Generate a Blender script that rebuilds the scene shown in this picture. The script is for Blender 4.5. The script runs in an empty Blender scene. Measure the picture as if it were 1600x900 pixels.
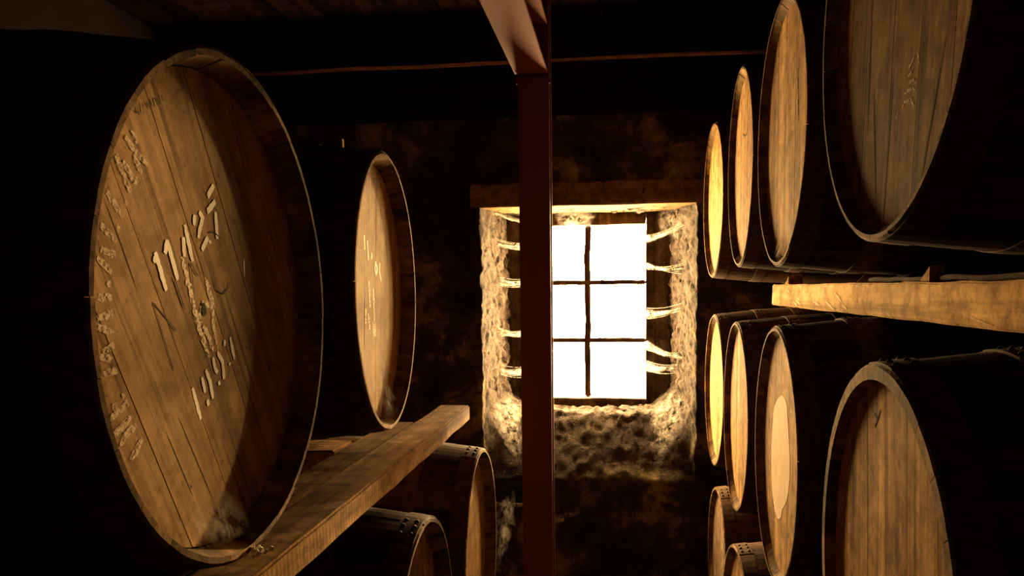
import bpy, bmesh, math, random
from mathutils import Vector, noise, Matrix
random.seed(7)
PI = math.pi
scene = bpy.context.scene
C = scene.collection
H = 1.62                                    # camera height above the floor; eye-level heights below are relative to it

# ---------------------------------------------------------------- camera
cd = bpy.data.cameras.new('camera'); cam = bpy.data.objects.new('camera', cd); C.objects.link(cam)
R_ = Vector((0.99223386, 0.12377178, -0.01234923)); F_ = Vector((-0.12437618, 0.9885192, -0.08579254))
U_ = R_.cross(F_); M = Matrix((R_, U_, -F_)).transposed().to_4x4()
cam.matrix_world = Matrix.Translation((0, 0, H)) @ M
cd.sensor_width = 36; cd.lens = 36*1308.07/1600; cd.shift_y = (564.12-450)/1600; cd.clip_start = .02
scene.camera = cam

# ---------------------------------------------------------------- light
SKY = 255.0; SUN = 15.0
w = bpy.data.worlds.new('sky'); scene.world = w; w.use_nodes = True
bg = w.node_tree.nodes['Background']; bg.inputs[0].default_value = (1, .65, .30, 1); bg.inputs[1].default_value = SKY
sd = bpy.data.lights.new('sun', 'SUN'); sd.energy = SUN; sd.color = (1, .66, .30); sd.angle = math.radians(1.6)
sun = bpy.data.objects.new('sun', sd); C.objects.link(sun)
sun.rotation_euler = Vector((.168, 1, .03)).to_track_quat('Z', 'Y').to_euler()
pl = bpy.data.lights.new('window_portal', 'AREA'); pl.shape = 'RECTANGLE'; pl.size = .72; pl.size_y = 1.04
pl.cycles.is_portal = True
po = bpy.data.objects.new('window_portal', pl); C.objects.link(po)
po.location = (-.16, 4.80, H-.135); po.rotation_euler = (-PI/2, 0, 0)
scene.view_settings.view_transform = 'Standard'; scene.view_settings.look = 'None'
scene.view_settings.exposure = 0.0; scene.view_settings.gamma = 1
scene.view_settings.use_curve_mapping = False

# ---------------------------------------------------------------- materials
def new_mat(name):
    m = bpy.data.materials.new(name); m.use_nodes = True
    nt = m.node_tree; b = nt.nodes['Principled BSDF']
    return m, nt, b
def nd(nt, t, **k):
    n = nt.nodes.new(t)
    for a, v in k.items(): setattr(n, a, v)
    return n
def coords(nt, scale=(1, 1, 1), rot=(0, 0, 0), rnd=True):
    tc = nd(nt, 'ShaderNodeTexCoord'); mp = nd(nt, 'ShaderNodeMapping')
    mp.inputs['Scale'].default_value = scale; mp.inputs['Rotation'].default_value = rot
    nt.links.new(tc.outputs['Object'], mp.inputs[0])
    if rnd:
        oi = nd(nt, 'ShaderNodeObjectInfo'); ml = nd(nt, 'ShaderNodeMath', operation='MULTIPLY'); ml.inputs[1].default_value = 37
        nt.links.new(oi.outputs['Random'], ml.inputs[0]); nt.links.new(ml.outputs[0], mp.inputs['Location'])
    return mp.outputs[0]
def ramp(nt, src, stops):
    r = nd(nt, 'ShaderNodeValToRGB'); e = r.color_ramp.elements
    while len(e) < len(stops): e.new(.5)
    for i, (p, c) in enumerate(stops):
        e[i].position = p; e[i].color = (*c, 1)
    nt.links.new(src, r.inputs[0]); return r.outputs[0]
def noi(nt, vec, scale, detail=6, rough=.6, dist=0):
    n = nd(nt, 'ShaderNodeTexNoise'); n.inputs['Scale'].default_value = scale
    n.inputs['Detail'].default_value = detail; n.inputs['Roughness'].default_value = rough; n.inputs['Distortion'].default_value = dist
    nt.links.new(vec, n.inputs['Vector']); return n.outputs['Fac']
def mix(nt, a, b, fac, mode='MIX'):
    m = nd(nt, 'ShaderNodeMix', data_type='RGBA', blend_type=mode)
    for s, v in ((6, a), (7, b), (0, fac)):
        if isinstance(v, (int, float)): m.inputs[s].default_value = v
        elif isinstance(v, tuple): m.inputs[s].default_value = (*v, 1)
        else: nt.links.new(v, m.inputs[s])
    return m.outputs[2]
def bump(nt, b, src, strength, dist):
    n = nd(nt, 'ShaderNodeBump'); n.inputs['Strength'].default_value = strength; n.inputs['Distance'].default_value = dist
    nt.links.new(src, n.inputs['Height']); nt.links.new(n.outputs[0], b.inputs['Normal'])
def wood(name, dark, mid, light, axis='Z', rough=.85, fine=60, bumpd=.0009, stain=.5, var=.35, spec=.02, saw=0, mott=.5):
    """grain runs along the given object axis"""
    m, nt, b = new_mat(name)
    st = {'X': (.06, 1, 1), 'Y': (1, .06, 1), 'Z': (1, 1, .06)}[axis]
    st2 = {'X': (.25, 1, 1), 'Y': (1, .25, 1), 'Z': (1, 1, .25)}[axis]
    g = noi(nt, coords(nt, st), fine, 8, .65, .4)
    g2 = noi(nt, coords(nt, st), fine*.22, 5, .6, .8)
    big = noi(nt, coords(nt, st2), 5, 5, .6)
    c1 = ramp(nt, g, [(.36, dark), (.5, mid), (.66, light)])
    c2 = ramp(nt, g2, [(.38, dark), (.5, mid), (.62, light)])
    c = mix(nt, c1, c2, .5)
    s = ramp(nt, big, [(.3, (1-stain,)*3), (.62, (1, 1, 1))])
    c = mix(nt, c, s, 1.0, 'MULTIPLY')
    st3 = tuple(1 if q == 1 else .025 for q in st)
    sk = noi(nt, coords(nt, st3), fine*.55, 6, .7, .2); mo = noi(nt, coords(nt), 22, 8, .72, .2); sp = noi(nt, coords(nt), 95, 3, .6)
    c = mix(nt, c, ramp(nt, sk, [(.34, (.38, .33, .28)), (.45, (1, 1, 1))]), 1.0, 'MULTIPLY')
    c = mix(nt, c, ramp(nt, mo, [(.36, (mott, mott*.9, mott*.78)), (.58, (1.2, 1.17, 1.1))]), 1.0, 'MULTIPLY')
    c = mix(nt, c, ramp(nt, sp, [(.27, (.35, .3, .25)), (.36, (1, 1, 1))]), 1.0, 'MULTIPLY')
    if saw:
        wv = nd(nt, 'ShaderNodeTexWave', wave_type='BANDS', bands_direction='Y'); wv.inputs['Scale'].default_value = saw
        wv.inputs['Distortion'].default_value = 5; wv.inputs['Detail'].default_value = 3; wv.inputs['Detail Scale'].default_value = .6
        nt.links.new(coords(nt, (.35, 1, .5)), wv.inputs[0])
        c = mix(nt, c, ramp(nt, wv.outputs['Fac'], [(.15, (.60, .56, .5)), (.6, (1, 1, 1))]), .8, 'MULTIPLY')
    oi = nd(nt, 'ShaderNodeObjectInfo')
    v = nd(nt, 'ShaderNodeMapRange'); v.inputs['To Min'].default_value = 1-var; v.inputs['To Max'].default_value = 1+var*.3
    nt.links.new(oi.outputs['Random'], v.inputs[0])
    cc = nd(nt, 'ShaderNodeCombineColor')
    for i in range(3): nt.links.new(v.outputs[0], cc.inputs[i])
    c = mix(nt, c, cc.outputs[0], 1.0, 'MULTIPLY')
    nt.links.new(c, b.inputs['Base Color'])
    b.inputs['Roughness'].default_value = rough; b.inputs['Specular IOR Level'].default_value = spec
    bump(nt, b, g, .55, bumpd)
    return m
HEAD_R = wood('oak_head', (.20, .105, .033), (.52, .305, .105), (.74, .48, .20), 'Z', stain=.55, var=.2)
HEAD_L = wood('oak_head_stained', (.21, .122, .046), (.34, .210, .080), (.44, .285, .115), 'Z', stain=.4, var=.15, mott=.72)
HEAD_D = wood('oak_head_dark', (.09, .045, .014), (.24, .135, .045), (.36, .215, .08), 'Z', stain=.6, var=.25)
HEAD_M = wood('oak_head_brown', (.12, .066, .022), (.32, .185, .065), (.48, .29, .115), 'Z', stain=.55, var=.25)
STAVE = wood('oak_stave_aged', (.026, .014, .008), (.085, .047, .025), (.15, .088, .048), 'X', stain=.6, var=.4, fine=40)
CHIME = wood('oak_stave_end', (.10, .06, .026), (.25, .155, .068), (.38, .25, .12), 'X', stain=.4, var=.45, fine=50)
RAIL = wood('sawn_timber', (.18, .085, .026), (.60, .34, .11), (.85, .55, .22), 'Y', stain=.6, saw=22, var=.1, fine=22, bumpd=.0022)
RAILT = wood('sawn_timber_dusty', (.10, .056, .022), (.36, .21, .08), (.60, .38, .16), 'Y', stain=.6, var=.1, fine=34, bumpd=.0022)
RAILR = wood('weathered_timber', (.20, .10, .03), (.56, .33, .11), (.88, .62, .28), 'Y', stain=.55, var=.1, fine=13, bumpd=.004)
HEAD_G = wood('oak_head_grey', (.09, .06, .04), (.21, .15, .10), (.32, .24, .17), 'Z', stain=.5, var=.2)
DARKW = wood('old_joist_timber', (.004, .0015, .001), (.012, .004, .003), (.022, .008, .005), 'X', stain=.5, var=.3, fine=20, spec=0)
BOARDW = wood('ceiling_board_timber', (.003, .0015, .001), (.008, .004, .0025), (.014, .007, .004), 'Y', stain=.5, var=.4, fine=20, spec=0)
LINTEL = wood('lintel_timber', (.07, .042, .02), (.16, .10, .05), (.25, .165, .085), 'X', stain=.4, var=.1, fine=14)
FRAMEW = wood('window_timber', (.03, .02, .013), (.08, .055, .035), (.16, .11, .07), 'Z', stain=.5, var=.2, fine=40)

def plain(name, col, rough=.7, metal=0, nscale=30, dark=.6, bd=.001, bs=.3):
    m, nt, b = new_mat(name)
    n = noi(nt, coords(nt, rnd=False), nscale, 6, .6)
    c = ramp(nt, n, [(.32, tuple(x*dark for x in col)), (.66, col)])
    nt.links.new(c, b.inputs['Base Color']); b.inputs['Roughness'].default_value = rough; b.inputs['Metallic'].default_value = metal; b.inputs['Specular IOR Level'].default_value = .03
    bump(nt, b, n, bs, bd); return m
HOOP = plain('hoop_iron', (.11, .064, .034), .85, 0, 40, .35)
RIVET = plain('rivet_iron', (.03, .018, .012), .6, .3)
STEEL = plain('red_oxide_paint', (.15, .045, .034), .7, 0, 140, .72, .0006)
CHALK = plain('pale_wood_patch', (.74, .58, .38), .8, 0, 25, .8)
FLOORM = plain('earth_floor', (.07, .05, .035), .95, 0, 6, .5, .01, .6)
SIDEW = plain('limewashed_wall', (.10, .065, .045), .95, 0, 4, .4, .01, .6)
HOLE = plain('bung_hole_dark', (.012, .008, .005), .9)
BARK = wood('rough_bark', (.02, .013, .008), (.08, .05, .03), (.2, .14, .08), 'Y', stain=.5, fine=50, bumpd=.008)
CRUMB = plain('pale_dust', (.85, .78, .68), .95)

def wall_mat():
    m, nt, b = new_mat('stained_plaster')
    v = coords(nt, rnd=False)
    big = noi(nt, v, 3.2, 8, .68, .3); mid = noi(nt, v, 14, 8, .7); fn = noi(nt, v, 90, 5, .7)
    c = ramp(nt, big, [(.40, (.014, .011, .006)), (.52, (.045, .036, .02)), (.60, (.18, .15, .07)), (.75, (.28, .25, .12))])
    c = mix(nt, c, ramp(nt, mid, [(.3, (.35, .35, .35)), (.62, (1.1, 1.05, 1))]), 1.0, 'MULTIPLY')
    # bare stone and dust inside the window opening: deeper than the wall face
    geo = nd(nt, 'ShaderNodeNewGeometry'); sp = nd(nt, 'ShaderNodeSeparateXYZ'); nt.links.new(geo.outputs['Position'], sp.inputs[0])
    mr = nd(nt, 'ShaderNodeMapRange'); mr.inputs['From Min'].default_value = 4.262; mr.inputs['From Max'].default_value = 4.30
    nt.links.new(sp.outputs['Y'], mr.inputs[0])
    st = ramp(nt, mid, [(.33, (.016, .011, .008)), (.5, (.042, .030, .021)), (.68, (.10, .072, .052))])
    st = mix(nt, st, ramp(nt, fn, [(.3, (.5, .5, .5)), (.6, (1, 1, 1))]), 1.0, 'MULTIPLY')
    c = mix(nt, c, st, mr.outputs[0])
    nt.links.new(c, b.inputs['Base Color']); b.inputs['Roughness'].default_value = .93; b.inputs['Specular IOR Level'].default_value = .15
    ad = nd(nt, 'ShaderNodeMath', operation='MULTIPLY_ADD'); ad.inputs[1].default_value = .25
    nt.links.new(fn, ad.inputs[0]); nt.links.new(mid, ad.inputs[2])
    bump(nt, b, ad.outputs[0], 1.0, .03); return m
WALL = wall_mat()
DARK_PLASTER = plain('darkened_plaster', (.010, .006, .004), .95, 0, 4, .5, .01, .5)  # left wall's dimness put into its colour: near black, hides the window light

def worn(name, col, cover, scale, rough=.9):
    m, nt, b = new_mat(name)
    v = coords(nt, rnd=False); n = noi(nt, v, scale, 8, .75); a = nd(nt, 'ShaderNodeMapRange')
    a.inputs['From Min'].default_value = cover-.06; a.inputs['From Max'].default_value = cover+.06
    nt.links.new(n, a.inputs[0]); nt.links.new(a.outputs[0], b.inputs['Alpha'])
    b.inputs['Base Color'].default_value = (*col, 1); b.inputs['Roughness'].default_value = rough; b.inputs['Specular IOR Level'].default_value = .05
    bump(nt, b, n, .5, .0008)
    return m
PAINT = worn('white_paint_worn', (.92, .84, .70), .36, 140)
PAINT_F = worn('white_paint_faded', (.52, .40, .26), .49, 160)
PAINT_X = worn('white_paint_scraped', (.88, .74, .52), .48, 200)
INK = worn('black_crayon', (.012, .009, .007), .30, 200)

def web_mat(name, col, dens, streak=(1, 1, 1)):
    m = bpy.data.materials.new(name); m.use_nodes = True; nt = m.node_tree; nt.nodes.clear()
    o = nd(nt, 'ShaderNodeOutputMaterial'); mx = nd(nt, 'ShaderNodeMixShader'); t = nd(nt, 'ShaderNodeBsdfTransparent')
    d = nd(nt, 'ShaderNodeBsdfDiffuse'); tl = nd(nt, 'ShaderNodeBsdfTranslucent'); m2 = nd(nt, 'ShaderNodeMixShader'); m2.inputs[0].default_value = .5
    for x in (d, tl): x.inputs[0].default_value = (*col, 1)
    nt.links.new(d.outputs[0], m2.inputs[1]); nt.links.new(tl.outputs[0], m2.inputs[2])
    n = noi(nt, coords(nt, streak, rnd=False), 26, 7, .7, .5)
    uv = nd(nt, 'ShaderNodeAttribute', attribute_name='dens')
    a = nd(nt, 'ShaderNodeMapRange'); a.inputs['From Min'].default_value = .40; a.inputs['From Max'].default_value = .72; a.inputs['To Max'].default_value = dens
    nt.links.new(n, a.inputs[0])
    ml = nd(nt, 'ShaderNodeMath', operation='MULTIPLY'); nt.links.new(a.outputs[0], ml.inputs[0]); nt.links.new(uv.outputs['Fac'], ml.inputs[1])
    nt.links.new(ml.outputs[0], mx.inputs[0]); nt.links.new(t.outputs[0], mx.inputs[1]); nt.links.new(m2.outputs[0], mx.inputs[2])
    nt.links.new(mx.outputs[0], o.inputs[0]); return m
WEB = web_mat('cobweb_silk', (.75, .70, .62), .9)

def glass_mat():
    m = bpy.data.materials.new('grimy_glass'); m.use_nodes = True; nt = m.node_tree; nt.nodes.clear()
    o = nd(nt, 'ShaderNodeOutputMaterial'); mx = nd(nt, 'ShaderNodeMixShader'); t = nd(nt, 'ShaderNodeBsdfTransparent'); g = nd(nt, 'ShaderNodeBsdfGlossy')
    g.inputs['Roughness'].default_value = .08; mx.inputs[0].default_value = .05; t.inputs[0].default_value = (.93, .91, .86, 1)
    nt.links.new(t.outputs[0], mx.inputs[1]); nt.links.new(g.outputs[0], mx.inputs[2]); nt.links.new(mx.outputs[0], o.inputs[0]); return m
GLASS = glass_mat()

# ---------------------------------------------------------------- helpers
def mesh(name, verts, faces, mats, fm=None, smooth=False):
    me = bpy.data.meshes.new(name); me.from_pydata([tuple(v) for v in verts], [], faces)
    for m in (mats if isinstance(mats, (list, tuple)) else [mats]): me.materials.append(m)
    if fm: me.polygons.foreach_set('material_index', fm)
    if smooth: me.polygons.foreach_set('use_smooth', [True]*len(me.polygons))
    me.update(); return me
def obj(name, me, parent=None, loc=(0, 0, 0), rot=(0, 0, 0)):
    o = bpy.data.objects.new(name, me); C.objects.link(o); o.parent = parent; o.location = loc; o.rotation_euler = rot; return o
def tag(o, label, cat, group=None):
    o['label'] = label; o['category'] = cat
    if group: o['group'] = group
    return o
def thing(name, label, cat, loc=(0, 0, 0), rotz=0, group=None):
    return tag(obj(name, None, None, loc, (0, 0, rotz)), label, cat, group)
def structure(o): o['kind'] = 'structure'; return o
def fix(me):
    bm = bmesh.new(); bm.from_mesh(me); bmesh.ops.recalc_face_normals(bm, faces=bm.faces); bm.to_mesh(me); bm.free(); return me
def box_mesh(name, lo, hi, mat, bev=.003, seg=2, rough=0, cuts=0, axis=1, skew=None):
    bm = bmesh.new(); bmesh.ops.create_cube(bm, size=1)
    c = [(a+b)/2 for a, b in zip(lo, hi)]; s = [b-a for a, b in zip(lo, hi)]
    if bev: bmesh.ops.bevel(bm, geom=bm.edges[:], offset=.2, segments=1, affect='EDGES') if False else None
    for v in bm.verts: v.co = Vector((v.co.x*s[0], v.co.y*s[1], v.co.z*s[2]))
    if bev: bmesh.ops.bevel(bm, geom=bm.edges[:], offset=bev, segments=seg, affect='EDGES')
    if cuts:
        for k in range(1, cuts):
            p = Vector((0, 0, 0)); p[axis] = -s[axis]/2+s[axis]*k/cuts; n = Vector((0, 0, 0)); n[axis] = 1
            bmesh.ops.bisect_plane(bm, geom=bm.verts[:]+bm.edges[:]+bm.faces[:], plane_co=p, plane_no=n)
        if rough:
            for v in bm.verts: v.co += noise.noise_vector(Vector((v.co.x*9+c[0], v.co.y*9+c[1], v.co.z*9)))*rough
    for v in bm.verts:
        v.co += Vector(c)
        if skew: v.co = Vector(skew(v.co))
    me = bpy.data.meshes.new(name); bmesh.ops.recalc_face_normals(bm, faces=bm.faces); bm.to_mesh(me); bm.free()
    me.materials.append(mat); return me

# ---------------------------------------------------------------- room
YW = 4.25
X0, X1, Z0, Z1 = -.69, .395, H-.985, H+.428       # window opening in the wall face
def disp(p):
    k = 1+max(0, min(1, (p[1]-YW)*4))*1.1
    q = Vector(p)
    d = noise.noise_vector(q*5)*.010+noise.noise_vector(q*17+Vector((3, 1, 7)))*.009*k+noise.noise_vector(q*42)*.0055*k+noise.noise_vector(q*85)*.003*k
    return q+d
def lin(a, b, n): return [a+(b-a)*i/n for i in range(n+1)]
def build_back_wall():
    NX, NZ, ND = 88, 112, 40
    xs = lin(-1.9, X0, 40)[:-1]+lin(X0, X1, NX)+lin(X1, 1.9, 46)[1:]
    zs = lin(-.02, Z0, 22)[:-1]+lin(Z0, Z1, NZ)+lin(Z1, 2.9, 30)[1:]
    vs, fs, idx = [], [], {}
    for i, x in enumerate(xs):
        for j, z in enumerate(zs):
            idx[i, j] = len(vs); vs.append(disp((x, YW, z)))
    for i in range(len(xs)-1):
        for j in range(len(zs)-1):
            xm, zm = (xs[i]+xs[i+1])/2, (zs[j]+zs[j+1])/2
            if X0 < xm < X1 and Z0 < zm < Z1: continue
            fs.append((idx[i, j], idx[i+1, j], idx[i+1, j+1], idx[i, j+1]))
    # splayed, dished reveal
    per = [(x, Z0) for x in lin(X0, X1, NX)][:-1]+[(X1, z) for z in lin(Z0, Z1, NZ)][:-1]+[(x, Z1) for x in lin(X1, X0, NX)][:-1]+[(X0, z) for z in lin(Z1, Z0, NZ)][:-1]
    bx0, bx1, bz0, bz1 = -.60, .285, H-.660, H+.412
    prev = None
    for k in range(ND+1):
        t = k/ND; y = YW+t*.46; ring = []
        for (px, pz) in per:
            u = (px-X0)/(X1-X0); v = (pz-Z0)/(Z1-Z0)
            te = t**.8
            x = (X0+(bx0-X0)*te)+u*((X1+(bx1-X1)*te)-(X0+(bx0-X0)*te))
            tb = min(1, t*1.75); zb = Z0+(bz0-Z0)*(1-(1-tb)**1.25)
            zt = Z1+(bz1-Z1)*t
            z = zb+v*(zt-zb)
            # round the two lower corners
            cr = .16*min(1, t*5)
            for sx, xe in ((1, X0+(bx0-X0)*te), (-1, X1+(bx1-X1)*te)):
                cx, cz = xe+sx*cr, zb+cr
                if sx*(x-cx) < 0 and z < cz:
                    d = Vector((x-cx, z-cz)); L = max(abs(d.x), abs(d.y))
                    if d.length > 1e-6: d = d*(L/d.length); x, z = cx+d.x, cz+d.y
            ring.append(len(vs)); vs.append(disp((x, y, z)))
        if prev:
            n = len(ring)
            for a in range(n): b = (a+1) % n; fs.append((prev[a], prev[b], ring[b], ring[a]))
        prev = ring
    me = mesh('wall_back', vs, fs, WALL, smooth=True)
    bm = bmesh.new(); bm.from_mesh(me); bmesh.ops.remove_doubles(bm, verts=bm.verts, dist=1e-4); bmesh.ops.recalc_face_normals(bm, faces=bm.faces); bm.to_mesh(me); bm.free()
    return structure(obj('wall_back', me))
wb = build_back_wall()
lm = box_mesh('lintel', (-.74, YW-.008, H+.412), (.46, YW+.44, H+.53), LINTEL, .006, 2, .004, 16, 0)
obj('lintel', lm, wb)
def wallbox(name, lo, hi, mat): return structure(obj(name, box_mesh(name, lo, hi, mat, 0)))
wallbox('floor', (-1.95, -1.4, -.12), (1.95, 4.32, 0), FLOORM)
wallbox('wall_left', (-1.95, -1.4, 0), (-1.8, 4.3, 2.9), DARK_PLASTER)
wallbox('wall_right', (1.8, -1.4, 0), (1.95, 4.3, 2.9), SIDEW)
wallbox('wall_near', (-1.95, -1.55, -.1), (1.95, -1.4, 2.9), SIDEW)
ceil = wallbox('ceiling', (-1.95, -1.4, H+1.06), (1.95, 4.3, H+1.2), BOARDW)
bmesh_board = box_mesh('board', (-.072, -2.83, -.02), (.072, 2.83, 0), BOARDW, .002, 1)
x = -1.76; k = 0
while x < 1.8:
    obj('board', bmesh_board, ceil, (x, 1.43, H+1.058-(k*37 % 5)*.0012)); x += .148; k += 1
jm = box_mesh('ceiling_joist', (-1.82, -.035, 0), (1.82, .035, .15), DARKW, .006, 2, .008, 14, 0)
jl = ['first ceiling joist behind the camera', 'second ceiling joist behind the camera']
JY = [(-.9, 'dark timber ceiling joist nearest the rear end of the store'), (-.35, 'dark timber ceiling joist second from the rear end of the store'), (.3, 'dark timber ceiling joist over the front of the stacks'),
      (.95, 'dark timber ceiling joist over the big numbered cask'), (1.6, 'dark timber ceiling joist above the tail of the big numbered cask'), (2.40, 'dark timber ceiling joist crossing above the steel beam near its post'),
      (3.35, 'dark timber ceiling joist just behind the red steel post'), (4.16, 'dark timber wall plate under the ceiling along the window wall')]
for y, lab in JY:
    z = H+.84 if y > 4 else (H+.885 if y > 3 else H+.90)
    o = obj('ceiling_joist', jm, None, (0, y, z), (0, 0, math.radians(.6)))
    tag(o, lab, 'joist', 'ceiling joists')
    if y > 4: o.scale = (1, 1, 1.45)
    

# window
win = structure(obj('window_1', None, None, (-.161, 4.70, H-.675)))
def wpart(name, lo, hi, mat=FRAMEW, bev=.004, rough=0, cuts=0, axis=2):
    o3 = (-.161, 4.70, H-.675)
    me = box_mesh(name, tuple(a-b for a, b in zip(lo, o3)), tuple(a-b for a, b in zip(hi, o3)), mat, bev, 2, rough, cuts, axis)
    return obj(name, me, win)
GX0, GX1, GZ0, GZ1 = -.482, .160, H-.617, H+.346
wpart('jamb', (-.66, 4.69, H-.72), (GX0, 4.76, H+.46), rough=.004, cuts=18)
wpart('jamb', (GX1, 4.69, H-.72), (.33, 4.76, H+.46), rough=.004, cuts=18)
wpart('head_rail', (GX0, 4.69, GZ1), (GX1, 4.76, H+.46), rough=.004, cuts=18, axis=0)
wpart('bottom_rail', (GX0, 4.69, H-.72), (GX1, 4.76, GZ0), rough=.004, cuts=18, axis=0)
wpart('muntin', (-.179, 4.71, GZ0), (-.145, 4.74, GZ1), bev=.006, rough=.007, cuts=60)
for zz in (.030, -.292):
    wpart('muntin', (GX0, 4.703, H+zz-.013), (GX1, 4.738, H+zz+.013), bev=.005, rough=.004, cuts=30, axis=0)
cols = [(GX0, -.165), (-.158, GX1)]; rows = [(.036, .346), (-.286, .024), (-.617, -.298)]
for (a, b_) in cols:
    for (c_, d_) in rows:
        p = box_mesh('pane', (a+.161-.004, .022, H+c_-(H-.675)-.004), (b_+.161+.004, .025, d_+.675+.004), GLASS, 0)
        obj('pane', p, win)

# ---------------------------------------------------------------- steel post and beam
def isec(w_, d_, tf, tw):
    """I-section outline, flanges facing +-Y (second coordinate)"""
    a = w_/2; h = d_/2
    return [(-a, -h), (a, -h), (a, -h+tf), (tw/2, -h+tf), (tw/2, h-tf), (a, h-tf), (a, h), (-a, h), (-a, h-tf), (-tw/2, h-tf), (-tw/2, -h+tf), (-a, -h+tf)]
def extrude(name, pts, z0, z1, mat, swap=None, bev=.0015):
    n = len(pts); vs = [(x, y, z0) for x, y in pts]+[(x, y, z1) for x, y in pts]
    fs = [tuple(range(n))[::-1], tuple(range(n, 2*n))]+[(i, (i+1) % n, n+(i+1) % n, n+i) for i in range(n)]
    if swap: vs = [swap(v) for v in vs]
    me = mesh(name, vs, fs, mat); fix(me)
    bm = bmesh.new(); bm.from_mesh(me); bmesh.ops.bevel(bm, geom=bm.edges[:], offset=bev, segments=1, affect='EDGES'); bm.to_mesh(me); bm.free()
    return me
post = thing('steel_post', 'dark red painted steel post standing in front of the window', 'post', (-.2795, 2.945, 0))
obj('shaft', extrude('shaft', isec(.106, .10, .010, .008), .012, H+1.03, STEEL), post)
obj('base_plate', box_mesh('base_plate', (-.1, -.1, 0), (.1, .1, .012), STEEL, .002), post)
obj('end_plate', box_mesh('end_plate', (-.058, -.057, H+.69), (.058, -.0502, H+.715), STEEL, .002), post)
beam = thing('steel_beam', 'red painted steel beam running along the ceiling to the top of the post', 'beam', (-.2865, .75, H+.723))
obj('girder', extrude('girder', [(x_, y_+.085) for x_, y_ in isec(.112, .17, .011, .008)], -2.1, 2.137, STEEL, lambda v: (v[0], v[2], v[1])), beam)
obj('cleat', box_mesh('cleat', (-.052, 2.127, .0), (.052, 2.138, .16), STEEL, .002), beam)
# ---------------------------------------------------------------- casks
NS = 26
LEN = .92
def prof(x, r, b): t = 2*x/LEN-1; return r+(b-r)*(1-t*t)
def stave_mesh(r, b, ti, d, th, seed):
    """one stave about the +X axis: outer face dark, end and inner face raw"""
    rn = random.Random(seed); da = 2*PI/NS; g = .0022/r*.25; dr = rn.uniform(-.0012, .0008)
    a0, a1 = -da/2+g, da/2-g
    secs = [(0, 0, ti), (.004, .0015, ti+.001), (d, 0, th), (d+.03, 0, .026)]
    X = [0.0, .003, d, d+.03, .12, .2, .29, .38, .46, .54, .63, .72, .80, LEN-d-.03, LEN-d, LEN-.003, LEN]
    vs, fs, fm = [], [], []; NO = 4
    for x_ in X:
        xe = min(x_, LEN-x_); thick = ti if xe < .002 else ti+.0012 if xe < .004 else (th if xe < d+.001 else .026)
        Ro = prof(x_, r, b)+dr-(.0025 if xe < .001 else 0); Ri = Ro-thick
        for i in range(NO):
            a = a0+(a1-a0)*i/(NO-1); e = .0006 if i in (0, NO-1) else 0
            vs.append((x_, (Ro-e)*math.sin(a), (Ro-e)*math.cos(a)))
        for i in range(NO):
            a = a1+(a0-a1)*i/(NO-1); vs.append((x_, Ri*math.sin(a), Ri*math.cos(a)))
    P = 2*NO
    for k in range(len(X)-1):
        for i in range(P):
            j = (i+1) % P
            fs.append((k*P+i, k*P+j, (k+1)*P+j, (k+1)*P+i)); fm.append(0 if (i < NO-1 and k > 0 and k < len(X)-2) else 1)
    fs.append(tuple(range(P))[::-1]); fm.append(1); fs.append(tuple((len(X)-1)*P+i for i in range(P))); fm.append(1)
    return fix(mesh('stave', vs, fs, [STAVE, CHIME], fm))
def board_meshes(rh, d, mat, seed, n=6):
    rn = random.Random(seed); ws = [rn.uniform(.8, 1.25) for _ in range(n)]; s = sum(ws); y = -rh; out = []
    for k, w_ in enumerate(ws):
        ya, yb = y+.0003, y+2*rh*w_/s-.0003; y += 2*rh*w_/s
        if k == n-1: yb = rh*.9999
        if k == 0: ya = -rh*.9999
        m_ = 10; top = [(ya+(yb-ya)*i/m_, math.sqrt(max(0, rh*rh-(ya+(yb-ya)*i/m_)**2))) for i in range(m_+1)]
        pts = top+[(a, -c) for a, c in reversed(top)]
        pr = rn.uniform(0, .0004); c = .0006
        cy = (ya+yb)/2
        n_ = len(pts)
        vs = [(d-pr, cy+(a-cy)*.97+math.copysign(0, a), z_*.997) for a, z_ in pts]+[(d-pr+c, a, z_) for a, z_ in pts]+[(d+.02, a, z_) for a, z_ in pts]
        for q in range(n_):   # chamfer of fixed width
            a, z_ = pts[q]; vs[q] = (d-pr, a+(c if a < cy else -c if a > cy else 0)*min(1, abs(a-cy)/(abs(yb-cy)*.9+1e-6)), z_*.998)
        fs = [tuple(range(n_))]
        for L in (0, 1):
            for q in range(n_): w2 = (q+1) % n_; fs.append((L*n_+q, L*n_+w2, (L+1)*n_+w2, (L+1)*n_+q))
        fs.append(tuple(range(2*n_, 3*n_))[::-1])
        me = mesh('head_board', vs, fs, mat); bm = bmesh.new(); bm.from_mesh(me)
        bmesh.ops.remove_doubles(bm, verts=bm.verts, dist=1e-5); bmesh.ops.recalc_face_normals(bm, faces=bm.faces); bm.to_mesh(me); bm.free()
        out.append(me)
    return out
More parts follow.
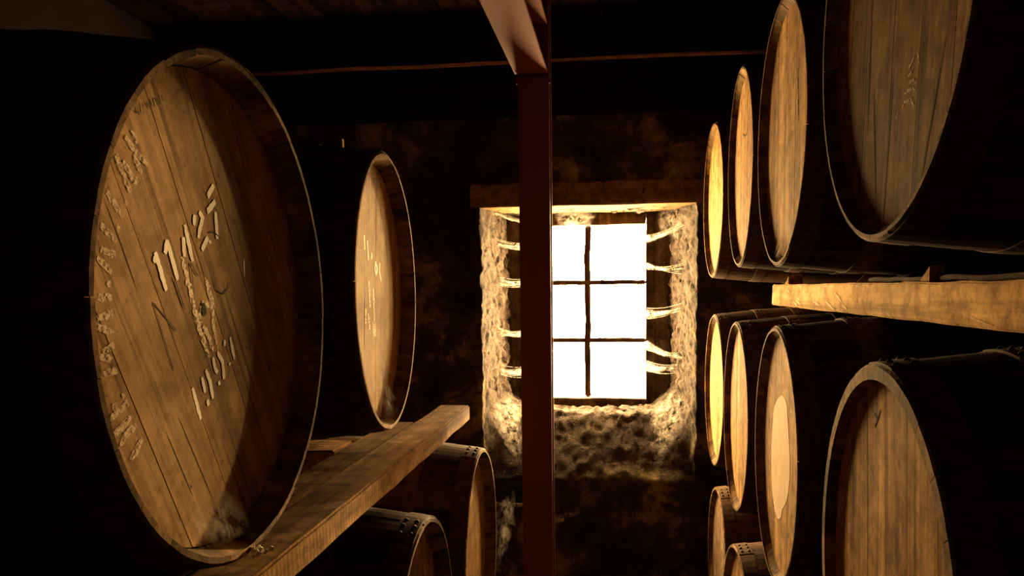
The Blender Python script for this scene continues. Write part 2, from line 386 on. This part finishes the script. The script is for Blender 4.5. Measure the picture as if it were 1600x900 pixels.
def hoop_mesh(r, b, x0, x1, seg=72):
    vs, fs = [], []; t = .0018
    A = [2*PI*k/seg for k in range(seg)]
    for a in A:
        for (x_, o_) in ((x0, .0003), (x0+.001, t), ((x0+x1)/2, t+.0003), (x1-.001, t), (x1, .0003)):
            R = prof(x_, r, b)+o_; vs.append((x_, R*math.sin(a), R*math.cos(a)))
    for k in range(seg):
        k2 = (k+1) % seg
        for i in range(4): fs.append((k*5+i, k*5+i+1, k2*5+i+1, k2*5+i))
    # lapped end: a second thickness over about 20 degrees
    n0 = len(vs); m_ = 6
    for k in range(m_+1):
        a = -.13+.34*k/m_
        for (x_, o_) in ((x0+.0005, t), (x0+.001, t*2), (x1-.001, t*2), (x1-.0005, t)):
            R = prof(x_, r, b)+o_; vs.append((x_, R*math.sin(a), R*math.cos(a)))
    for k in range(m_):
        for i in range(3): fs.append((n0+k*4+i, n0+k*4+i+1, n0+(k+1)*4+i+1, n0+(k+1)*4+i))
    fs.append((n0, n0+1, n0+2, n0+3)); e = n0+m_*4; fs.append((e, e+1, e+2, e+3))
    me = mesh('hoop', vs, fs, HOOP, smooth=False); return fix(me)
def rivet_mesh():
    vs = [(0, 0, .0034)]; fs = []
    for k in range(8): a = PI/4*k; vs.append((.0035*math.cos(a), .0035*math.sin(a), .0028))
    for k in range(8): a = PI/4*k; vs.append((.006*math.cos(a), .006*math.sin(a), -.001))
    for k in range(8): j = (k+1) % 8; fs += [(0, 1+k, 1+j), (1+k, 9+k, 9+j, 1+j)]
    return fix(mesh('rivet', vs, fs, RIVET, smooth=True))
RV = rivet_mesh()
HX = [(.003, .05), (.155, .195), (.30, .34)]
HX = HX+[(LEN-b_, LEN-a_) for a_, b_ in HX[::-1]]
SETS = {}
def cask_set(key, r, b, ti, th, d, rh):
    SETS[key] = dict(r=r, b=b, d=d, rh=rh, st=[stave_mesh(r, b, ti, d, th, i) for i in range(3)], hp=[hoop_mesh(r, b, *h) for h in HX],
                     rear=[])
cask_set('L', .33, .368, .008, .026, .038, .309)
cask_set('R', .32, .352, .006, .025, .020, .299)
cask_set('T', .32, .352, .019, .027, .018, .296)
HB = {}
def heads(key, mat, seed, n):
    k = (key, mat.name, seed, n)
    if k not in HB: s = SETS[key]; HB[k] = board_meshes(s['rh'], s['d'], mat, seed, n)
    return HB[k]
def cask(key, x, y, z, yaw, roll, mat, seed, n, label, group, lap=0.0):
    """x,y,z = centre of the front rim; left-hand casks face +X, right-hand ones -X"""
    s = SETS[key]; b = s['b']; sg = -1 if key == 'L' else 1
    t = thing('whisky_cask', label, 'barrel', (x, y, H+z-b), (PI if key == 'L' else 0)+math.radians(yaw), group)
    rn = random.Random(seed*13+n)
    off = rn.uniform(0, 1)
    for k in range(NS): obj('stave', s['st'][rn.randrange(3)], t, (0, 0, b), ((k+off)*2*PI/NS, 0, 0))
    for me in heads(key, mat, seed, n): obj('head_board', me, t, (0, 0, b), (sg*math.radians(roll), 0, 0))
    rear = heads(key, HEAD_M, 99, 5)
    for me in rear: obj('rear_head_board', me, t, (LEN, 0, b), (0, 0, PI))
    for hi, me in enumerate(s['hp']):
        lap_a = lap+rn.uniform(-.12, .12)
        hp = obj('hoop', me, t, (0, 0, b), (lap_a, 0, 0))
        xa, xb = HX[hi]
        for a in (-.07, .02, .12):
            for xx in (xa+.012, xb-.012):
                R = prof(xx, s['r'], b)+.0034
                obj('rivet', RV, hp, (xx, R*math.sin(a), R*math.cos(a)), (-a, 0, 0))
    return t
def ribbon(strokes, wd, key, lift=.0002, jit=.0, taper=.0, name='mark', mat=None, seed=1):
    """flat brush strokes on the head; strokes are (across, up) in metres seen from the aisle"""
    s = SETS[key]; sg = -1 if key == 'L' else 1; rn = random.Random(seed); vs, fs = [], []
    for si, st in enumerate(strokes):
        pts = []
        for (a, c) in zip(st, st[1:]):
            L = math.dist(a, c); m_ = max(2, int(L/.004))
            for i in range(m_): pts.append((a[0]+(c[0]-a[0])*i/m_, a[1]+(c[1]-a[1])*i/m_))
        pts.append(st[-1]); n0 = len(vs); xx = s['d']-.0005-lift-.00008*si/len(strokes)
        for i, p in enumerate(pts):
            q0, q1 = pts[max(0, i-1)], pts[min(len(pts)-1, i+1)]; dx, dy = q1[0]-q0[0], q1[1]-q0[1]; L = math.hypot(dx, dy) or 1
            u = i/(len(pts)-1); w_ = wd/2*(1-taper*abs(2*u-1)**3)
            ja, jb = rn.uniform(-jit, jit), rn.uniform(-jit, jit)
            for sgn, j in ((1, ja), (-1, jb)): vs.append((xx, sg*(p[0]-sgn*dy/L*(w_+j)), p[1]+sgn*dx/L*(w_+j)))
        for i in range(len(pts)-1): k = n0+2*i; fs.append((k, k+1, k+3, k+2))
    return mesh(name, vs, fs, mat)
def mark(t, key, name, strokes, wd, mat, label=None, **k):
    o = obj(name, ribbon(strokes, wd, key, name=name, mat=mat, **k), t, (0, 0, SETS[key]['b']))
    if label: o['label'] = label
    return o
GL, GR = 'casks stacked on the left', 'casks stacked on the right'
S_digits = [[(-0.14,0.072),(-0.119,0.027)],[(-0.144,0.06),(-0.139,0.067)],[(-0.112,0.087),(-0.091,0.04)],[(-0.118,0.071),(-0.112,0.087)],[(-0.068,0.109),(-0.052,0.064)],[(-0.073,0.093),(-0.072,0.069)],[(-0.041,0.123),(-0.044,0.11)],[(-0.029,0.128),(-0.02,0.121),(-0.029,0.107),(-0.034,0.094)],[(-0.008,0.097),(-0.026,0.079)],[(-0.002,0.093),(-0.003,0.089)],[(0.017,0.132),(0.019,0.096)],[(0.017,0.146),(-0.007,0.13)],[(0.015,0.167),(-0.004,0.15)],[(-0.067,-0.096),(-0.049,-0.139)],[(-0.041,-0.085),(-0.034,-0.106)],[(-0.03,-0.077),(-0.02,-0.092),(-0.013,-0.117)],[(-0.029,-0.116),(-0.026,-0.124)],[(-0.008,-0.062),(-0.004,-0.077),(0.003,-0.084)],[(0.005,-0.056),(0.019,-0.07),(0.021,-0.094)],[(0.006,-0.095),(0.007,-0.101)],[(0.028,-0.041),(0.027,-0.049)],[(0.045,-0.038),(0.051,-0.056),(0.056,-0.07)],[(0.04,-0.073),(0.041,-0.077)]]
S_smear = [[(-0.079,0.069),(-0.067,0.04),(-0.051,0.008)],[(-0.021,0.044),(0.0,0.007)],[(-0.066,0.038),(-0.054,0.006),(-0.043,-0.021),(-0.019,-0.06)],[(-0.02,0.039),(-0.001,0.009),(-0.004,-0.018),(0.008,-0.051)],[(-0.039,0.001),(-0.029,0.009),(-0.011,0.009),(-0.001,0.003),(-0.006,-0.016)],[(-0.032,-0.019),(-0.015,-0.036),(-0.007,-0.055)],[(-0.041,-0.001),(-0.038,-0.017)]]
S_ink = [[(-0.111,-0.069),(-0.151,0.014),(-0.1,-0.022)],[(-0.097,0.038),(-0.077,0.004)],[(0.004,0.039),(0.01,0.027),(0.029,0.022),(0.045,0.03),(0.051,0.039)],[(-0.101,0.043),(-0.081,0.008)],[(-0.058,0.062),(-0.052,0.023)],[(-0.058,0.062),(-0.04,0.045)],[(-0.003,0.103),(0.009,0.105),(0.03,0.097)],[(-0.166,0.227),(-0.16,0.225),(-0.163,0.231)],[(-0.153,0.238),(-0.15,0.227)],[(-0.141,0.241),(-0.135,0.235),(-0.137,0.243)],[(-0.131,0.247),(-0.126,0.24)],[(-0.124,0.25),(-0.12,0.243)],[(-0.121,0.251),(-0.113,0.247)],[(-0.111,0.257),(-0.107,0.251)]]
S_crack = [[(0.028,0.039),(0.09,-0.069),(0.136,-0.148)],[(-0.234,0.121),(-0.208,0.077),(-0.182,0.028)],[(-0.105,-0.127),(-0.022,-0.256)],[(-0.135,-0.141),(-0.078,-0.233)]]
S_drip = [[(0.1,0.073),(0.099,0.046)]]
S_arc = [[(-0.176,0.205),(-0.166,0.192)],[(-0.19,0.195),(-0.174,0.184),(-0.147,0.171)],[(-0.175,0.178),(-0.161,0.159)],[(-0.209,0.172),(-0.184,0.135)],[(-0.196,0.168),(-0.177,0.149),(-0.169,0.151)],[(-0.23,0.131),(-0.202,0.107)],[(-0.194,0.126),(-0.194,0.119)],[(-0.244,0.096),(-0.217,0.08)],[(-0.212,0.099),(-0.211,0.091)],[(-0.246,0.07),(-0.22,0.066)],[(-0.253,0.062),(-0.229,0.047)],[(-0.229,0.068),(-0.228,0.062)],[(-0.235,0.038),(-0.234,0.031)],[(-0.258,0.02),(-0.23,0.02)],[(-0.259,-0.001),(-0.231,0.004)],[(-0.241,0.003),(-0.24,-0.003)],[(-0.264,-0.008),(-0.231,-0.018)],[(-0.252,-0.036),(-0.231,-0.03)],[(-0.259,-0.041),(-0.234,-0.046)],[(-0.258,-0.06),(-0.227,-0.057)],[(-0.238,-0.092),(-0.233,-0.102)],[(-0.245,-0.108),(-0.213,-0.097),(-0.22,-0.083)],[(-0.241,-0.127),(-0.206,-0.111)],[(-0.229,-0.14),(-0.22,-0.13),(-0.197,-0.122)],[(-0.211,-0.16),(-0.186,-0.139)]]

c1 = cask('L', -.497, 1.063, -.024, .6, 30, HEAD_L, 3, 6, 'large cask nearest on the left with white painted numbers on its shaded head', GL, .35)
mark(c1, 'L', 'painted_number', S_digits[:13], .0085, PAINT, 'worn white painted number above the bung hole', jit=.0007, taper=.25)
mark(c1, 'L', 'painted_number', S_digits[13:], .0075, PAINT, 'worn white painted year below the bung hole', jit=.0007, taper=.25)
mark(c1, 'L', 'painted_lettering', S_arc, .0085, PAINT_F, 'faded white stencilled lettering around the left edge', jit=.0008, taper=.3, lift=.0002)
mark(c1, 'L', 'paint_scrape', S_smear, .0095, PAINT_X, 'pale scraped streaks around the bung hole', jit=.0022, taper=.6, lift=.0001)
for i_, q_ in enumerate(S_ink):
    mk_ = mark(c1, 'L', 'crayon_stroke', [q_], .0018, INK, lift=.0003+i_*.00002)
for q_ in S_crack: mark(c1, 'L', 'crack', [q_], .0016, HOLE, lift=.00005, taper=.8)
mark(c1, 'L', 'paint_drip', S_drip, .004, PAINT, taper=.9)
def disc(name, r1, mat, x_, ragged=.25, n=14, seed=2):
    rn = random.Random(seed); vs = [(x_, 0, 0)]+[(x_, r1*(1+rn.uniform(-ragged, ragged))*math.cos(2*PI*k/n)*.8, r1*(1+rn.uniform(-ragged, ragged))*math.sin(2*PI*k/n)*1.4) for k in range(n)]
    return mesh(name, vs, [(0, 1+k, 1+(k+1) % n) for k in range(n)], mat)
obj('bung_hole', disc('bung_hole', .007, HOLE, .038-.0011), c1, (0, .028, .368+.002))
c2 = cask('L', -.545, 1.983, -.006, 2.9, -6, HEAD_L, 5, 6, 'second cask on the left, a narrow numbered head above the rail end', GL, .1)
S2 = [[(-.09,.134),(-.09,.1)],[(-.062,.123),(-.058,.078)],[(-.022,.097),(-.026,.081)],[(.014,.075),(.006,.062),(.017,.045),(.031,.059),(.014,.075)],[(.059,.075),(.053,.053),(.069,.03)]]
S2b = [[(-.059,.029),(-.053,-.034)],[(-.018,.012),(-.009,-.104)],[(-.094,-.036),(-.1,-.071)],[(-.072,-.047),(-.063,-.086)],[(-.031,-.067),(-.022,-.103)]]
mark(c2, 'L', 'painted_number', S2, .010, PAINT, 'worn white painted numbers', jit=.001)
mark(c2, 'L', 'painted_number', S2b, .014, PAINT_X, 'pale scraped white figures below', jit=.002)
for q_ in [[(.049,.300),(.035,.169),(.025,.085)], [(-.095,.022),(-.112,-.081),(-.12,-.132)]]: mark(c2, 'L', 'crack', [q_], .003, HOLE, taper=.7)
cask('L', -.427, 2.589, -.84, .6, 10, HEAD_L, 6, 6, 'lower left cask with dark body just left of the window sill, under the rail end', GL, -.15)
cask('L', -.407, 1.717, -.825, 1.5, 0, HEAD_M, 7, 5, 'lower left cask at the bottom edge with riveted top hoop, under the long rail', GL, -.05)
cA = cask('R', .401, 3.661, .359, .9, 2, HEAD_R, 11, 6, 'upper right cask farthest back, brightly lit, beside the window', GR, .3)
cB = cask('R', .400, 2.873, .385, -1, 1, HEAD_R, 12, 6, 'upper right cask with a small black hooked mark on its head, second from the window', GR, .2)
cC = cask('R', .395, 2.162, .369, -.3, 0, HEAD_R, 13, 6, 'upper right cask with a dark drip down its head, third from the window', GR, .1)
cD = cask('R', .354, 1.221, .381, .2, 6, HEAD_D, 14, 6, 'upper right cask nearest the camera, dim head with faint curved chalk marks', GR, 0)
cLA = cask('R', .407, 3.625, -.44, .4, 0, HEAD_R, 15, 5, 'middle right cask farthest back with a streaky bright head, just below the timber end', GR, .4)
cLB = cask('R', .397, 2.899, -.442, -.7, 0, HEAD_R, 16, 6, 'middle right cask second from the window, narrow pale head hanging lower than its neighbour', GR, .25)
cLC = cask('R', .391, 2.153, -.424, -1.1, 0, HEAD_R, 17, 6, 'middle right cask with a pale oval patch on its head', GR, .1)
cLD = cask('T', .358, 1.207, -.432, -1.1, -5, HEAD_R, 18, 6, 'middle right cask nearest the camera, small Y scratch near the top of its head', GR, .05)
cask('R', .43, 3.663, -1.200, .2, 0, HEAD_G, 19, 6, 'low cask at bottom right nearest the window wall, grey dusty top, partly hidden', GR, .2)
cask('R', .40, 2.856, -1.211, .7, 0, HEAD_M, 20, 6, 'low cask at the bottom edge whose hooped top only just shows', GR, .1)
mark(cB, 'R', 'scratch_mark', [[(.06,.121),(.009,.107),(-.028,.106),(-.045,.118)]], .006, INK, 'small black hooked mark')
mark(cC, 'R', 'drip_stain', [[(-.117,.129),(-.128,.069),(-.13,.043),(-.139,.003)]], .007, HOLE, 'dark vertical drip stain', jit=.003, taper=.6)
mark(cD, 'R', 'chalk_marks', [[(-.079,-.095),(-.056,-.105)],[(-.088,-.091),(-.097,-.108)],[(-.072,-.111),(-.055,-.114)],[(-.079,-.123),(-.056,-.123)],[(-.044,-.134),(-.056,-.132),(-.078,-.133),(-.086,-.14)],[(-.037,-.151),(-.045,-.144),(-.069,-.145),(-.082,-.157)],[(-.025,-.152),(-.012,-.158)]], .004, PAINT_F, 'faint curved chalk marks', taper=.4)
for q_ in [[(.004,-.088),(.030,-.285)],[(.09,-.1),(.064,-.278)],[(.107,.035),(.116,-.16)],[(-.181,-.097),(-.108,-.266)]]: mark(cD, 'R', 'crack', [q_], .0035, HOLE, taper=.7)
mark(cLD, 'T', 'scratch_mark', [[(.075,.242),(.057,.237),(.044,.252)],[(.057,.237),(.072,.222)]], .0035, HOLE, 'small black Y shaped scratch')
for q_ in [[(.019,.285),(-.01,.031)],[(-.102,.25),(-.124,.0)],[(.193,.188),(.171,-.032)]]: mark(cLD, 'T', 'crack', [q_], .002, HOLE, taper=.7)
for q_ in [[(.19,.08),(.192,.03)]]: mark(cLC, 'R', 'crack', [q_], .006, INK, taper=.7)
pp = [(.055,.135),(.0,.150),(-.045,.147),(-.071,.133),(-.095,.081),(-.119,.014),(-.123,-.033),(-.108,-.07),(-.089,-.097),(-.06,-.118),(-.031,-.132),(-.015,-.158),(.009,-.170),(.04,-.176),(.08,-.166),(.12,-.13),(.139,-.092),(.147,-.004),(.122,.089),(.09,.118)]
obj('pale_patch', mesh('pale_patch', [(.0196-.0003, a, c) for a, c in pp], [tuple(range(len(pp)))], CHALK), cLC, (0, 0, .352))['label'] = 'pale oval worn patch'

# ---------------------------------------------------------------- timbers
def timber(name, lo, hi, label, cat, mat=RAIL, rough=.0018, cuts=40, group='stow rails under the casks', skew=None, bev=.004):
    c = ((lo[0]+hi[0])/2, (lo[1]+hi[1])/2, H+lo[2])
    me = box_mesh(name, (lo[0]-c[0], lo[1]-c[1], 0), (hi[0]-c[0], hi[1]-c[1], hi[2]-lo[2]), mat, bev, 2, rough, cuts, 1, skew)
    if mat is RAIL and name == 'timber_rail':          # years of dust and dirt on the upper face
        me.materials.append(RAILT)
        for p_ in me.polygons: p_.material_index = 1 if p_.normal.z > .8 else 0
    return tag(obj(name, me, None, c), label, cat, group)
timber('timber_rail', (-.557, .2, -.412), (-.462, 2.585, -.364), 'long sawn timber rail under the left casks, its bright end towards the window', 'timber', RAIL)
timber('timber_rail', (-.640, .3, -.408), (-.561, 2.27, -.368), 'thinner dusty board lying along the outer side of the long left rail', 'timber', RAILT)
timber('timber_rail', (-1.44, .2, -.415), (-1.34, 2.5, -.368), 'timber rail under the wall end of the left casks', 'timber', RAILT)
timber('wood_block', (-.80, 1.86, -.425), (-.655, 2.0, -.372), 'short lit offcut of wood wedged beyond the left rail under the second cask', 'wedge', RAIL, .003, 5, None)
timber('timber_rail', (.62, .1, -.078), (.72, 3.48, .004), 'long pale timber rail between the upper and middle right casks, end facing the window', 'timber', RAILR, .003, 60)
timber('timber_rail', (1.10, .1, -.078), (1.20, 3.95, .010), 'timber rail under the wall end of the upper right casks', 'timber', RAILT)
timber('timber_rail', (.62, 1.0, -.842), (.72, 3.95, -.790), 'dark timber rail under the middle right casks', 'timber', RAILT)
timber('timber_rail', (1.10, 1.0, -.842), (1.20, 3.95, -.790), 'timber rail under the wall end of the middle right casks', 'timber', RAILT)
timber('timber_rail', (.62, 2.3, -1.62), (.72, 4.1, -1.560), 'timber rail on the floor under the lowest right casks', 'timber', RAILT)
timber('timber_rail', (1.10, 2.3, -1.62), (1.20, 4.1, -1.560), 'timber rail on the floor under the wall end of the lowest right casks', 'timber', RAILT)
for xx, lab in ((.62, 'aisle side'), (1.10, 'wall side')):
    timber('timber_prop', (xx, 1.0, -1.62), (xx+.1, 1.1, -.842), 'upright timber prop holding the near end of the %s middle rail' % lab, 'prop', RAILT, .003, 4, None)
for xx, lab in ((-.60, 'aisle side'), (-1.25, 'wall side')):
    timber('timber_rail', (xx-.1, 1.2, -1.25), (xx, 3.1, -1.194), 'timber rail under the lower left casks, %s' % lab, 'timber', RAILT)
    for yy, l2 in ((1.25, 'near'), (2.9, 'far')):
        timber('timber_prop', (xx-.1, yy, -1.62), (xx, yy+.1, -1.25), 'short timber prop under the %s end of the lower left rail, %s' % (l2, lab), 'prop', RAILT, .003, 4, None)
for yy, z1_, l2 in ((1.717, -.410, 'nearer'), (2.22, -.410, 'farther')):
    timber('wood_block', (-.645, yy-.05, -.487), (-.59, yy+.05, z1_), 'small packing block between the left rail and the %s lower left cask' % l2, 'block', RAILT, .002, 4, None)
bk = timber('bark_strip', (.640, 1.0, .006), (.715, 2.25, .016), 'rough strip of dark bark lying on the near part of the right rail', 'bark', BARK, .004, 90, None, bev=.002)
def wedge(x_, y_, z_, l, h, w_, label):
    vs = [(-w_/2, 0, 0), (w_/2, 0, 0), (-w_/2, l, 0), (w_/2, l, 0), (-w_/2, 0, h), (w_/2, 0, h), (-w_/2, l, .006), (w_/2, l, .006)]
    me = fix(mesh('chock', vs, [(0, 1, 3, 2), (4, 5, 7, 6), (0, 1, 5, 4), (2, 3, 7, 6), (0, 2, 6, 4), (1, 3, 7, 5)], RAIL))
    bm = bmesh.new(); bm.from_mesh(me); bmesh.ops.bevel(bm, geom=bm.edges[:], offset=.0015, segments=1, affect='EDGES'); bm.to_mesh(me); bm.free()
    return tag(obj('wooden_chock', me, None, (x_, y_, H+z_)), label, 'wedge', 'chocks on the right rail')
wedge(.645, 3.16, .004, .06, .033, .05, 'small wooden chock on the far end of the right rail')
wedge(.645, 1.80, .004, .05, .034, .03, 'small upright wooden chock between the two nearest upper right casks')
tag(obj('wood_chip', box_mesh('wood_chip', (-.006, -.008, 0), (.006, .008, .026), RAIL, .001), None, (-.655, 1.975, H+.336)), 'tiny lit wood chip standing on top of the second left cask', 'wood chip')

# crumbs where the first cask meets the rail
def crumbs(name, loc, n, sp, size, label, seed=4):
    rn = random.Random(seed); bm = bmesh.new()
    for _ in range(n):
        r = bmesh.ops.create_icosphere(bm, subdivisions=1, radius=size*rn.uniform(.4, 1))
        d = Vector((rn.gauss(0, sp), rn.gauss(0, sp), abs(rn.gauss(0, sp*.25))))
        for v in r['verts']: v.co = v.co*rn.uniform(.7, 1.2)+d
    me = bpy.data.meshes.new(name); bm.to_mesh(me); bm.free(); me.materials.append(CRUMB)
    o = tag(obj(name, me, None, loc), label, 'dust'); o['kind'] = 'stuff'; return o
crumbs('dust_crumbs', (-.490, 1.060, H-.353), 34, .008, .005, 'little clump of pale crumbs where the first left cask meets the rail')

# ---------------------------------------------------------------- cobwebs
def web_sheet(label, P, nu=14, nv=10, sag=.0, rough=.004, dens=1.0, edge=True, fan=None, seed=0):
    """P: four corners (a,b,c,d) of a hanging sheet; density fades to its edges"""
    a, b, c, d = [Vector((p[0], p[1], H+p[2])) for p in P]; vs, fs, dn = [], [], []
    o = (a+b+c+d)/4
    for j in range(nv+1):
        for i in range(nu+1):
            u, v = i/nu, j/nv
            p = (a*(1-u)+b*u)*(1-v)+(d*(1-u)+c*u)*v
            p = p+Vector((0, 0, -sag*math.sin(PI*u)))+noise.noise_vector(p*22+Vector((seed, 0, 0)))*rough
            vs.append(p-o); dn.append(dens*(math.sin(PI*min(1, max(0, v)))**.7 if edge else 1)*(math.sin(PI*min(1, max(0, u)))**.7))
    for j in range(nv):
        for i in range(nu): k = j*(nu+1)+i; fs.append((k, k+1, k+nu+2, k+nu+1))
    me = mesh('cobweb', vs, fs, WEB, smooth=True); at = me.attributes.new('dens', 'FLOAT', 'POINT'); at.data.foreach_set('value', dn)
    return tag(obj('cobweb', me, None, o), label, 'cobweb', 'cobwebs around the window')
def web_streak(label, p0, p1, w0, w1, dens=3.0, threads=8, seed=0):
    """a flattened funnel of silk from the window frame to the reveal, with loose threads"""
    a, b = Vector((p0[0], p0[1], H+p0[2])), Vector((p1[0], p1[1], H+p1[2])); o = (a+b)/2
    rn = random.Random(seed); vs, fs, dn = [], [], []; n = 14; m_ = 6
    side = Vector((0, 0, 1)); dep = (b-a).cross(side).normalized()
    for i in range(n+1):
        u = i/n; c = a.lerp(b, u)+Vector((0, 0, -.010*math.sin(PI*u))); w_ = w0*(1-u)**1.3+w1
        for j in range(m_+1):
            v = j/m_*2-1
            vs.append(c+side*v*w_/2+dep*(1-v*v)*w_*.2-o+noise.noise_vector(c*30+side*v)*.002); dn.append(dens*(1-abs(v)**1.5)*(.5+.5*(1-u)))
    for i in range(n):
        for j in range(m_): k = i*(m_+1)+j; fs.append((k, k+1, k+m_+2, k+m_+1))
    for t in range(threads):
        q0 = a+side*rn.uniform(-w0, w0)*.7; q1 = b+side*rn.uniform(-.03, .03)+Vector((rn.uniform(0, .02), 0, 0)); k0 = len(vs); r = .0007
        for i in range(9):
            u = i/8; c = q0.lerp(q1, u)+Vector((0, 0, -.012*math.sin(PI*u)))-o
            for dd in (side*r, dep*r, -side*r): vs.append(c+dd); dn.append(3)
        for i in range(8):
            for s_ in range(3): e = (s_+1) % 3; fs.append((k0+i*3+s_, k0+i*3+e, k0+i*3+3+e, k0+i*3+3+s_))
    me = mesh('cobweb', vs, fs, WEB, smooth=True); at = me.attributes.new('dens', 'FLOAT', 'POINT'); at.data.foreach_set('value', dn)
    return tag(obj('cobweb', me, None, o), label, 'cobweb', 'cobwebs around the window')
RW = [((.165,4.685,.265),(.345,4.45,.32),.04,.008,'slanting cobweb streak at the upper right of the window'),((.165,4.685,.118),(.335,4.45,.095),.03,.006,'thin cobweb streak right of the topmost glazing bar'),
      ((.165,4.685,-.145),(.34,4.45,-.108),.045,.008,'bright cobweb streak right of the middle pane'),((.165,4.685,-.32),(.35,4.45,-.374),.04,.02,'drooping cobweb right of the lower glazing bar'),
      ((.165,4.685,-.435),(.30,4.5,-.43),.05,.02,'broad cobweb tuft right of the bottom pane')]
for k, (a, b_, w0, w1, lab) in enumerate(RW): web_streak(lab, a, b_, w0, w1, seed=k)
LW = [((-.485,4.685,.235),(-.655,4.5,.25),.035,.006,'uppermost cobweb streak left of the post'),((-.485,4.685,.035),(-.64,4.5,.05),.04,.008,'second cobweb streak down left of the post'),
      ((-.485,4.685,-.25),(-.65,4.5,-.235),.045,.01,'third cobweb streak down left of the post'),((-.485,4.685,-.46),(-.64,4.5,-.44),.05,.02,'lowest cobweb streak in the left of the window recess')]
for k, (a, b_, w0, w1, lab) in enumerate(LW): web_streak(lab, a, b_, w0, w1, seed=k+20)
web_sheet('dusty cobweb sheet filling the lower right corner of the window recess', [(.385,4.262,-.60),(.30,4.56,-.52),(.06,4.50,-.74),(.22,4.27,-.93)], dens=1.1, seed=1, rough=.012)
web_sheet('dusty cobweb sheet filling the lower left corner of the window recess', [(-.68,4.262,-.62),(-.60,4.54,-.55),(-.40,4.50,-.74),(-.52,4.27,-.93)], dens=1.3, seed=2, rough=.012)
web_sheet('cobweb strands along the top left corner of the window recess', [(-.685,4.28,.40),(-.62,4.6,.40),(-.45,4.6,.33),(-.50,4.30,.36)], dens=.7, seed=3, rough=.012)
web_sheet('cobweb tangle hanging under the lintel beside the post', [(-.34,4.5,.41),(-.10,4.55,.41),(-.14,4.6,.33),(-.30,4.6,.30)], dens=.6, seed=4, rough=.012)
web_sheet('cobweb tangle in the top right corner of the window recess', [(.20,4.6,.40),(.385,4.3,.41),(.375,4.3,.22),(.24,4.6,.27)], dens=.6, seed=5, rough=.012)
web_sheet('level cobweb strip on the wall below the sill left of the post', [(-.70,4.2,-1.085),(-.42,4.2,-1.10),(-.42,4.22,-1.13),(-.70,4.22,-1.12)], dens=1.3, seed=6)
web_sheet('small cobweb on the wall low to the right of the post', [(-.36,4.2,-1.17),(-.18,4.2,-1.10),(-.18,4.22,-1.16),(-.36,4.22,-1.24)], dens=.8, seed=7)
web_sheet('hazy cobweb hanging in front of the far lower left cask', [(-.41,2.75,-.74),(-.36,2.90,-.70),(-.36,2.90,-.86),(-.41,2.72,-.98)], dens=.5, seed=8, rough=.012)
web_sheet('wispy cobweb across the bottom of the first left cask head', [(-.537,.93,-.262),(-.537,1.10,-.262),(-.505,1.09,-.335),(-.505,.94,-.315)], nu=16, dens=.75, seed=9, rough=.003)['group'] = 'cobwebs on the casks'
web_sheet('wispy cobweb in the bottom of the second left cask rim', [(-.585,1.95,-.22),(-.575,2.07,-.23),(-.55,2.06,-.31),(-.55,1.96,-.325)], dens=.7, seed=10, rough=.004)['group'] = 'cobwebs on the casks'
web_sheet('little white cobweb tuft in the bottom of the third upper right cask rim', [(.414,2.15,.135),(.414,2.25,.115),(.402,2.25,.072),(.402,2.15,.065)], nu=8, nv=6, dens=2, seed=11, rough=.003)['group'] = 'cobwebs on the casks'

def scratches():
    rn = random.Random(5); rail = [o for o in C.objects if o.get('label', '').startswith('long pale timber rail')][0]
    for k in range(9):
        y0 = rn.uniform(1.35, 3.2); z0 = rn.uniform(.02, .07); L = rn.uniform(.03, .11); dz = -L*rn.uniform(.1, .35); wd = rn.uniform(.0012, .004)
        p = [(y0, z0), (y0-L*.5, z0+dz*.4), (y0-L, max(.008, z0+dz))]
        vs = []
        for i, (y, z) in enumerate(p): h = wd*(1 if i == 1 else .3); vs += [(-.0528, y-rail.location.y, z-h), (-.0528, y-rail.location.y, z+h)]
        obj('scuff', mesh('scuff', vs, [(0, 1, 3, 2), (2, 3, 5, 4)], PAINT_X), rail)
scratches()
